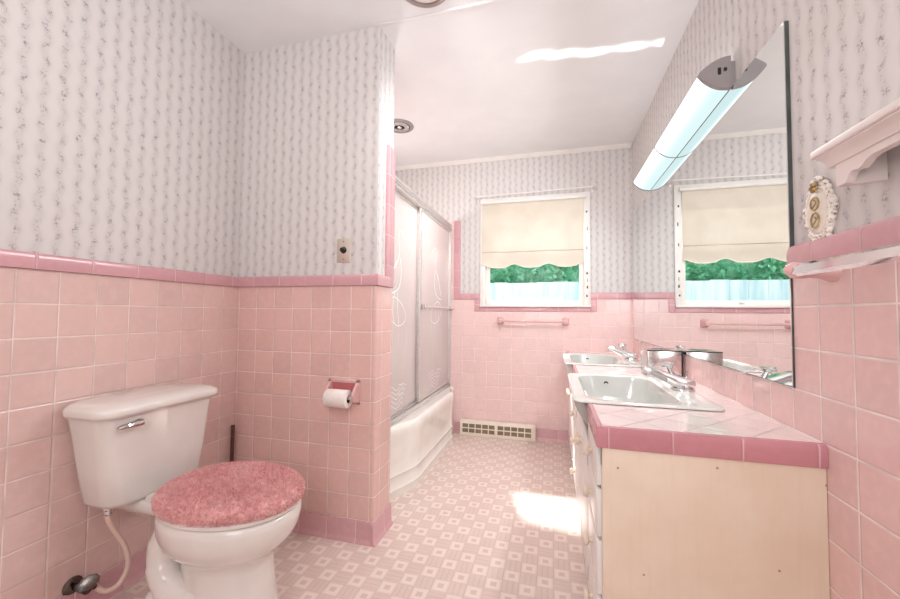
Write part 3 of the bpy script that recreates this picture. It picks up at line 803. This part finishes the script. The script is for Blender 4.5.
CT = .765; CX0 = .113
ct = thing('vanity_countertop', (.37, 2.24, .74), 'pink tiled vanity countertop with rose bullnose edge and diagonal tiles', 'countertop')
mb = MB()
def slab(x0, x1, y0, y1): mb.box(x0, x1, y0, y1, CT-.03, CT)
NS = (1.43, 2.02); FS = (2.47, 3.05)
slab(CX0+.012, XR, 1.123, NS[0]); slab(CX0+.012, XR, NS[1], FS[0]); slab(CX0+.012, XR, FS[1], YB)
for a, b in (NS, FS): slab(.50, XR, a, b)
mb.done('tile_top', M['tile_top'], ct, smooth=0)
pe = [(.022, CT-.0015), (.012, CT+.003), (.004, CT+.0015), (0, CT-.006), (-.001, CT-.02), (0, VT+.004), (.002, VT), (.022, VT)]
MB().prism([(1.110+a, z) for a, z in pe], 'X', CX0+.004, XR-.001).done('edge_trim', M['tile_edge'], ct)
for y0, y1 in ((1.112, 1.40), (2.045, 2.435), (3.06, YB-.001)): MB().prism([(CX0+a, z) for a, z in pe], 'Y', y0, y1).done('edge_trim', M['tile_edge'], ct)

# sinks
def make_sink(y0, y1, label, apron_mat):
    yc = (y0+y1)/2
    s = thing('bathroom_sink', (.30, yc, CT), label, 'sink', 'white sinks set in the tiled vanity counter')
    x0, x1 = .070, .536
    mb = MB()
    R = []
    def ring(ins, z, r): return rrect(x0+ins, x1-ins*.7, y0+ins, y1-ins, r, z, 8)
    R += [ring(.012, CT+.0005, .03), ring(.002, CT+.0015, .035), ring(0, CT+.004, .04), ring(.003, CT+.008, .04), ring(.012, CT+.0095, .045)]
    def bowl(ix0, ix1, iy, z, r): return rrect(ix0, ix1, y0+iy, y1-iy, r, z, 8)
    R += [bowl(.110, .436, .036, CT+.0095, .10), bowl(.116, .430, .041, CT+.006, .10)]
    mb.loft(R, cap=False)
    mb.done('rim', M['sink_enamel'], s, smooth=55)
    mb = MB()
    mb.loft([bowl(.116, .430, .041, CT+.006, .10), bowl(.124, .422, .050, CT-.008, .10), bowl(.140, .405, .080, CT-.08, .10), bowl(.180, .370, .14, CT-.125, .085), bowl(.235, .315, .25, CT-.135, .035), bowl(.262, .288, .300, CT-.137, .012)], cap=False); mb.bm.faces.new(list(mb.bm.verts)[-36:])
    mb.done('bowl', M['sink_shaded'], s, smooth=55)
    # rounded apron that shows below the front rim
    BL = []; mb = MB()
    for f, dz in ((0, .001), (.15, -.014), (.4, -.038), (.7, -.066), (.9, -.090), (1.0, -.104)):
        ins = .022+.035*f**2
        BL.append(rrect(x0+.003+.055*f**1.6, .112+.040*f, y0+ins, y1-ins, .012, CT+dz, 8))
    mb.loft(BL)
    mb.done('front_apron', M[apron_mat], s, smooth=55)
    MB().lathe([(.022, 0), (.020, .003), (.010, .0035), (.002, .001)], (.275, yc, CT-.137), 'Z', 16).done('drain', M['chrome'], s)
    mb = MB(); mb.lathe([(.011, 0), (.010, .002), (.006, .001), (.001, -.002)], (0, 0, 0), 'Y', 14)
    for v in mb.bm.verts: v.co = v.co + Vector((.25, y1-.060, CT-.028)) ; 
    for v in mb.bm.verts: v.co.y = y1-.057-(v.co.y-(y1-.060))
    mb.done('overflow_hole', M['dark'], s)
    return s
make_sink(1.392, 2.052, 'nearer white rectangular sink with shaded grey basin in the pink tile counter', 'sink_shaded')
make_sink(2.435, 3.085, 'farther white sink glaring in the sun at the window end of the counter', 'sink_enamel')  # apron in the lighter enamel, its sunlit look put into the colour

# faucets
def make_faucet(y, label):
    f = thing('faucet', (.50, y, CT+.010), label, 'faucet', 'chrome sink faucets')
    zb = CT+.0092
    mb = MB(); mb.loft([rrect(.462, .540, y-.050*k, y+.050*k, .030*k, z) for z, k in ((zb, 1), (zb+.005, 1), (zb+.009, .93))]); mb.done('base_plate', M['chrome'], f)
    secs = []
    for x, c, h, w in ((.536, .012, .008, .020), (.530, .020, .020, .030), (.505, .026, .022, .033), (.470, .036, .020, .030), (.430, .053, .016, .026), (.385, .073, .012, .021), (.364, .081, .010, .018), (.359, .082, .007, .014)):
        secs.append([Vector((x+.010*b, y+a*w, zb+c+b*h)) for a, b in ((-1, -.5), (-.7, -1), (.7, -1), (1, -.5), (1, .5), (.7, 1), (-.7, 1), (-1, .5))])
    mb = MB(); mb.loft(secs); mb.tube([(.376, y, zb+.070), (.373, y, zb+.052)], .011, 12); mb.done('spout', M['chrome'], f, smooth=40)
    h = MB().tube([(.470, y, zb+.050), (.452, y, zb+.088)], [.010, .008], 14).done('handle_stem', M['chrome'], f)
    mb = MB(); mb.lathe([(.010, -.012), (.024, -.008), (.028, 0), (.024, .007), (.010, .010), (.001, .0105)], (.448, y, zb+.096), 'Z', 22); mb.done('handle_knob', M['chrome'], h)
    MB().tube([(.515, y, zb+.040), (.518, y, zb+.075)], .003, 8).done('lift_rod', M['chrome'], f)
    return f
make_faucet(1.722, 'chrome single handle faucet on the nearer sink, in front of the chrome tissue box')
make_faucet(2.76, 'chrome single handle faucet on the farther sink near the window')

# chrome tissue box
tx = thing('tissue_box_cover', (.535, 2.17, CT), 'shiny chrome tissue box cover standing on the counter between the two sinks', 'tissue box')
mb = MB(); mb.box(.455, .613, 2.10, 2.25, CT+.0005, .898, .006, 3); mb.done('cover', M['box_chrome'], tx)
mb = MB(); mb.loft([[Vector((.534+.045*math.cos(2*PI*k/24)*s_, 2.175+.022*math.sin(2*PI*k/24)*s_, z)) for k in range(24)] for z, s_ in ((.8985, 1), (.8995, .9))]); mb.done('slot', M['black'], tx)
mb = MB(); mb.box(.611, .6145, 2.099, 2.103, CT+.002, .896); mb.box(.456, .612, 2.0985, 2.101, .892, .8975); mb.done('dark_seam', M['dark'], tx)

# ---------------------------------------------------------------- mirror and lamp
MZ0, MZ1, MY0, MY1 = .879, 1.891, 1.230, 3.300
mi = thing('wall_mirror', (XR, 2.28, 1.38), 'large frameless wall mirror above the counter on the right wall', 'mirror')
MB().box(XR-.0040, XR+.0058, MY0, MY1, MZ0, MZ1).done('backing', M['mirror_edge'], mi, smooth=0)
MB().box(XR-.0065, XR-.0040, MY0+.001, MY1-.001, MZ0+.003, MZ1-.001).done('mirror_glass', M['mirror'], mi, smooth=0)
for y in (1.50, 2.28, 3.06): MB().box(XR-.013, XR+.002, y-.012, y+.012, MZ0-.004, MZ0+.008, .002).done('mirror_clip', M['brushed'], mi)

la = thing('vanity_light', (XR, 2.17, 1.96), 'lit fluorescent vanity light with grey end caps above the mirror', 'light fixture')
LP = [(0, 2.022), (.018, 2.021), (.040, 2.014), (.062, 2.001), (.082, 1.985), (.092, 1.973), (.084, 1.957), (.068, 1.939), (.050, 1.925), (.030, 1.915), (0, 1.910)]
XW = XR+WB
XB = XR-.0100
LP = [(v.x, v.y) for v in catmull([(a, z, 0) for a, z in LP], 3)]
LX = lambda k: [(XB-a*1.06*k, z-.0205) for a, z in LP]
MB().box(XB, XR+WB+.001, 1.545, 2.715, 1.8925, 1.986).done('back_plate', M['cap_grey'], la, smooth=0)
mb = MB(); mb.prism(LX(1), 'Y', 1.556, 2.710); mb.done('diffuser', M['lamp'], la, smooth=60)
for y0, y1 in ((1.538, 1.558), (2.708, 2.720)):
    mb = MB(); mb.prism([(XB+.0003-a*1.10, 1.9445+(z-1.966)*1.04) for a, z in LP], 'Y', y0, y1); mb.done('end_cap', M['cap_grey'], la)
mb = MB(); mb.prism([(XB+.0003-a*1.085, 1.9450+(z-1.966)*1.025) for a, z in LP], 'Y', 2.170, 2.178); mb.done('joint_band', M['cap_grey'], la)
mb = MB(); mb.box(XB-.042, XB-.031, 1.5368, 1.540, 1.938, 1.964, .001); mb.done('cap_slot', M['black'], la)
mb = MB(); mb.lathe([(.006, 0), (.006, .002)], (XB-.018, 1.5385, 1.955), '-Y', 10, 1.0, 1.3); mb.done('cap_slot', M['black'], la)

# ---------------------------------------------------------------- right wall pieces
nb = thing('chrome_towel_bar', (XR, .78, 1.175), 'shiny chrome towel bar on pink ceramic post over the right wall tile', 'towel bar')
bx = XR-.075
mb = MB(); mb.loft([[Vector((bx+a, y, 1.178+b)) for a, b in ((-.0105, -.008), (.0, -.0145), (.0105, -.008), (.0105, .008), (0, .0145), (-.0105, .008))] for y in (.462, 1.075)]); mb.done('bar', M['chrome'], nb, smooth=20)
for yc in (1.078, .46):
    mb = MB(); Rg = []
    for x, hy, hz, zc in ((XR+.001, .030, .022, 1.172), (XR-.010, .024, .019, 1.173), (XR-.024, .017, .015, 1.173), (XR-.045, .013, .015, 1.176), (XR-.060, .017, .020, 1.179), (XR-.078, .018, .020, 1.180), (XR-.090, .010, .010, 1.181), (XR-.095, .003, .003, 1.181)):
        Rg.append([Vector((x, yc+hy*a, zc+hz*b)) for a, b in ((-1, -.35), (-.6, -.85), (0, -1), (.6, -.85), (1, -.35), (1, .35), (.6, .85), (0, 1), (-.6, .85), (-1, .35))])
    mb.loft(Rg); mb.done('post', M['pink_ceramic'], nb, smooth=55)

ws = thing('wall_shelf', (XR, .66, 1.40), 'small off-white wooden wall shelf with scalloped apron on the right wall', 'shelf')
sy0, sy1 = .36, .945
XWS = XR+WB-.0005
mb = MB(); mb.box(.532, XWS, sy0-.028, sy1+.028, 1.404, 1.420, .003, 3); mb.done('top_board', M['cove'], ws)
mb = MB(); mb.prism([(.538, 1.406), (.536, 1.400), (.545, 1.396), (.553, 1.389), (.556, 1.380), (.575, 1.380), (.575, 1.406)], 'Y', sy0-.018, sy1+.018); mb.done('moulding', M['cove'], ws)
ap = [(sy1, 1.406), (sy1, 1.335), (sy1-.022, 1.335), (sy1-.027, 1.339), (sy1-.033, 1.348), (sy1-.040, 1.3535), (sy1-.050, 1.3535), (sy1-.058, 1.351), (sy1-.066, 1.354), (sy1-.078, 1.362), (sy1-.092, 1.366)]
ap2 = ap + [(sy0+(sy1-y), z) for y, z in ap[::-1]]
mb = MB(); mb.prism(ap2, 'X', .560, .575); mb.done('scalloped_apron', M['cove'], ws, smooth=25)
for y in (sy1-.016, sy0):
    mb = MB(); mb.prism([(.574, 1.406), (.574, 1.335), (XWS, 1.339), (XWS, 1.406)], 'Y', y, y+.016); mb.done('end_panel', M['cove'], ws, smooth=25)

pq = thing('ornate_plaque', (XR, 1.115, 1.33), 'small ornate oval plaque in white and gold above the pink tile rail', 'wall plaque')
PC = Vector((XW, 1.116, 1.325))
mb = MB()
for i in range(30):   # scrolled lumps round an oval
    a = 2*PI*i/30; rr_ = 1 + .10*math.cos(6*a)
    c = PC + Vector((-.006, .048*math.cos(a)*rr_, .067*math.sin(a)*rr_))
    mb.sphere(c, .0080+.0022*math.sin(i*2.3), 2, (.8, 1, 1))
for s in (-1, 1): mb.sphere(PC+Vector((-.008, .013*s, .076)), .008, 2)
mb.sphere(PC+Vector((-.008, 0, .081)), .008, 2)
ringp = [[PC+Vector((-h, .044*s_*math.cos(2*PI*k/40), .064*s_*math.sin(2*PI*k/40))) for k in range(40)] for h, s_ in ((.0, 1.10), (.008, 1.06), (.013, .97), (.013, .90), (.008, .84))]
mb.loft(ringp)
mb.done('frame', M['distressed'], pq, smooth=60)
mb = MB(); mb.loft([[PC+Vector((-h, .037*s_*math.cos(2*PI*k/36), .054*s_*math.sin(2*PI*k/36))) for k in range(36)] for h, s_ in ((.006, 1.05), (.012, 1.0), (.0145, .7), (.015, .2))]); mb.done('medallion', M['ivory'], pq, smooth=60)
mb = MB()
for dz, rz in ((.020, .0155), (-.021, .0185)):
    mb.tube([PC+Vector((-.0165, .0145*math.cos(2*PI*k/20), dz+rz*math.sin(2*PI*k/20))) for k in range(21)], .0018, 7)
    mb.tube(catmull([PC+Vector((-.017, .006*math.cos(t*1.3), dz+(t-2)*.005)) for t in range(5)], 4), .0014, 6)
for i in range(5):
    a = 2*PI*i/5; mb.sphere(PC+Vector((-.018, .0085*math.cos(a), .060+.0085*math.sin(a))), .0055, 1)
mb.done('gold_scrollwork', M['gold'], pq)

# ---------------------------------------------------------------- ceiling pieces
cv = thing('ceiling_vent', (-1.10, 2.60, ZC), 'round chrome ceiling vent over the tub, partly hidden by the partition', 'ceiling vent')
MB().lathe([(.108, -.001), (.106, .005), (.092, .010), (.080, .008), (.078, -.001)], (-1.11, 2.60, ZC), '-Z', 40).done('outer_ring', M['cap_grey'], cv)
MB().lathe([(.079, .0005), (.079, .002)], (-1.11, 2.60, ZC), '-Z', 36).done('dark_cavity', M['black'], cv)
for r in (.072, .046): MB().lathe([(r, .002), (r-.001, .010), (r-.007, .012), (r-.008, .004)], (-1.11, 2.60, ZC), '-Z', 36).done('louver_ring', M['brushed'], cv)
MB().lathe([(.019, .002), (.018, .014), (.012, .018), (.001, .019)], (-1.11, 2.60, ZC), '-Z', 24).done('hub', M['brushed'], cv)
cl = thing('ceiling_light', (-.53, 1.490, ZC), 'round grey rimmed ceiling light at the top edge of the picture', 'ceiling light')
MB().lathe([(.112, -.001), (.110, .008), (.098, .016), (.090, .012), (.088, -.001)], (-.53, 1.490, ZC), '-Z', 40).done('trim_ring', plain('warm_grey_rim', (164, 148, 146), .4, .3), cl)
MB().lathe([(.089, .002), (.080, .010), (.05, .016), (.001, .018)], (-.53, 1.490, ZC), '-Z', 36).done('lens', plain('opal_lens', (236, 228, 222), .4), cl)

# ---------------------------------------------------------------- lights
def lamp(name, kind, loc, energy, color=(1, 1, 1), target=None, **k):
    d = bpy.data.lights.new(name, kind); d.energy = energy; d.color = color
    for a, v in k.items(): setattr(d, a, v)
    o = bpy.data.objects.new(name, d); col.objects.link(o); o.location = loc
    if target is not None:
        o.rotation_euler = (Vector(target)-Vector(loc)).to_track_quat('-Z', 'Y').to_euler()
    return o
sun = lamp('sunlight', 'SUN', (-1, 6, 6), 16.0, (1, .97, .93), angle=math.radians(3.5))
sun.rotation_euler = Vector((.27, -.87, -1.0)).to_track_quat('-Z', 'Y').to_euler()
lamp('near_fill_light', 'AREA', (-.2, YN+.1, 1.7), 14, (1, .985, .97), (-.3, 2.5, 1.2), shape='RECTANGLE', size=.8, size_y=1.4)  # added fill from behind the camera
lamp('bounce_fill', 'AREA', (-.35, -.45, 1.35), 19, (1, .99, .98), (-.35, -.2, 3), shape='RECTANGLE', size=1.0, size_y=.8)  # added fill aimed up to bounce off the ceiling
t = lamp('vanity_tube_light', 'AREA', (XR-.125, 2.13, 1.925), 13, (.93, .985, 1), None, shape='RECTANGLE', size=.07, size_y=1.12)
t.rotation_euler = (Matrix.Rotation(math.radians(-38), 3, 'Y') @ Matrix(((0, 0, 1), (0, 1, 0), (-1, 0, 0)))).to_euler()   # faces out from the wall and down
lamp('far_wall_fill_spot', 'SPOT', (-.42, 1.49, ZC-.03), 70, (1, .98, .97), (-.25, 3.0, .9), spot_size=math.radians(125), spot_blend=1.0, shadow_soft_size=.08)  # added spot near the ceiling fixture, brightens the far wall
lamp('alcove_fill_light', 'POINT', (-1.30, 2.6, 1.72), 10, (1, .97, .97), shadow_soft_size=.06)  # added fill that makes the shower glass glow from behind
# added spots standing in for sun glints reflected onto the ceiling
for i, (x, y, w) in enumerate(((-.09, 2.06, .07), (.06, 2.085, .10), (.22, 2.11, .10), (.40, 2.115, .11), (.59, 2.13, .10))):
    s = lamp('added_glint_spot', 'SPOT', (x*.6+.10, 2.75, .95), 130, (1, .98, .96), (x, y, ZC), spot_size=math.radians(8.5), spot_blend=1.0, shadow_soft_size=.002)
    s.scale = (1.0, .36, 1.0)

w = bpy.data.worlds.new('sky'); scn.world = w; w.use_nodes = True
nt = w.node_tree; bg = nt.nodes['Background']; bg.inputs[0].default_value = (.86, .95, 1.0, 1); bg.inputs[1].default_value = 1.15

# ---------------------------------------------------------------- camera
cd = bpy.data.cameras.new('camera'); cam = bpy.data.objects.new('camera', cd); col.objects.link(cam)
cd.sensor_fit = 'HORIZONTAL'; cd.sensor_width = 36; cd.lens = 378.956/900*36; cd.clip_start = .02; cd.clip_end = 100
yaw, pitch, roll = .2649, .0378, .0084
fw = Vector((-math.sin(yaw)*math.cos(pitch), math.cos(yaw)*math.cos(pitch), math.sin(pitch)))
rt = Vector((math.cos(yaw), math.sin(yaw), 0)); up = rt.cross(fw)
r2_ = rt*math.cos(roll)+up*math.sin(roll); u2_ = -rt*math.sin(roll)+up*math.cos(roll)
m = Matrix((r2_, u2_, -fw)).transposed().to_4x4(); m.translation = Vector((0, 0, 1.0695))
cam.matrix_world = m
scn.camera = cam
scn.view_settings.view_transform = 'Standard'; scn.view_settings.look = 'None'; scn.view_settings.exposure = 0.0
scn.cycles.max_bounces = 8; scn.cycles.diffuse_bounces = 5; scn.cycles.glossy_bounces = 5; scn.cycles.transparent_max_bounces = 16
scn.cycles.sample_clamp_indirect = 6.0
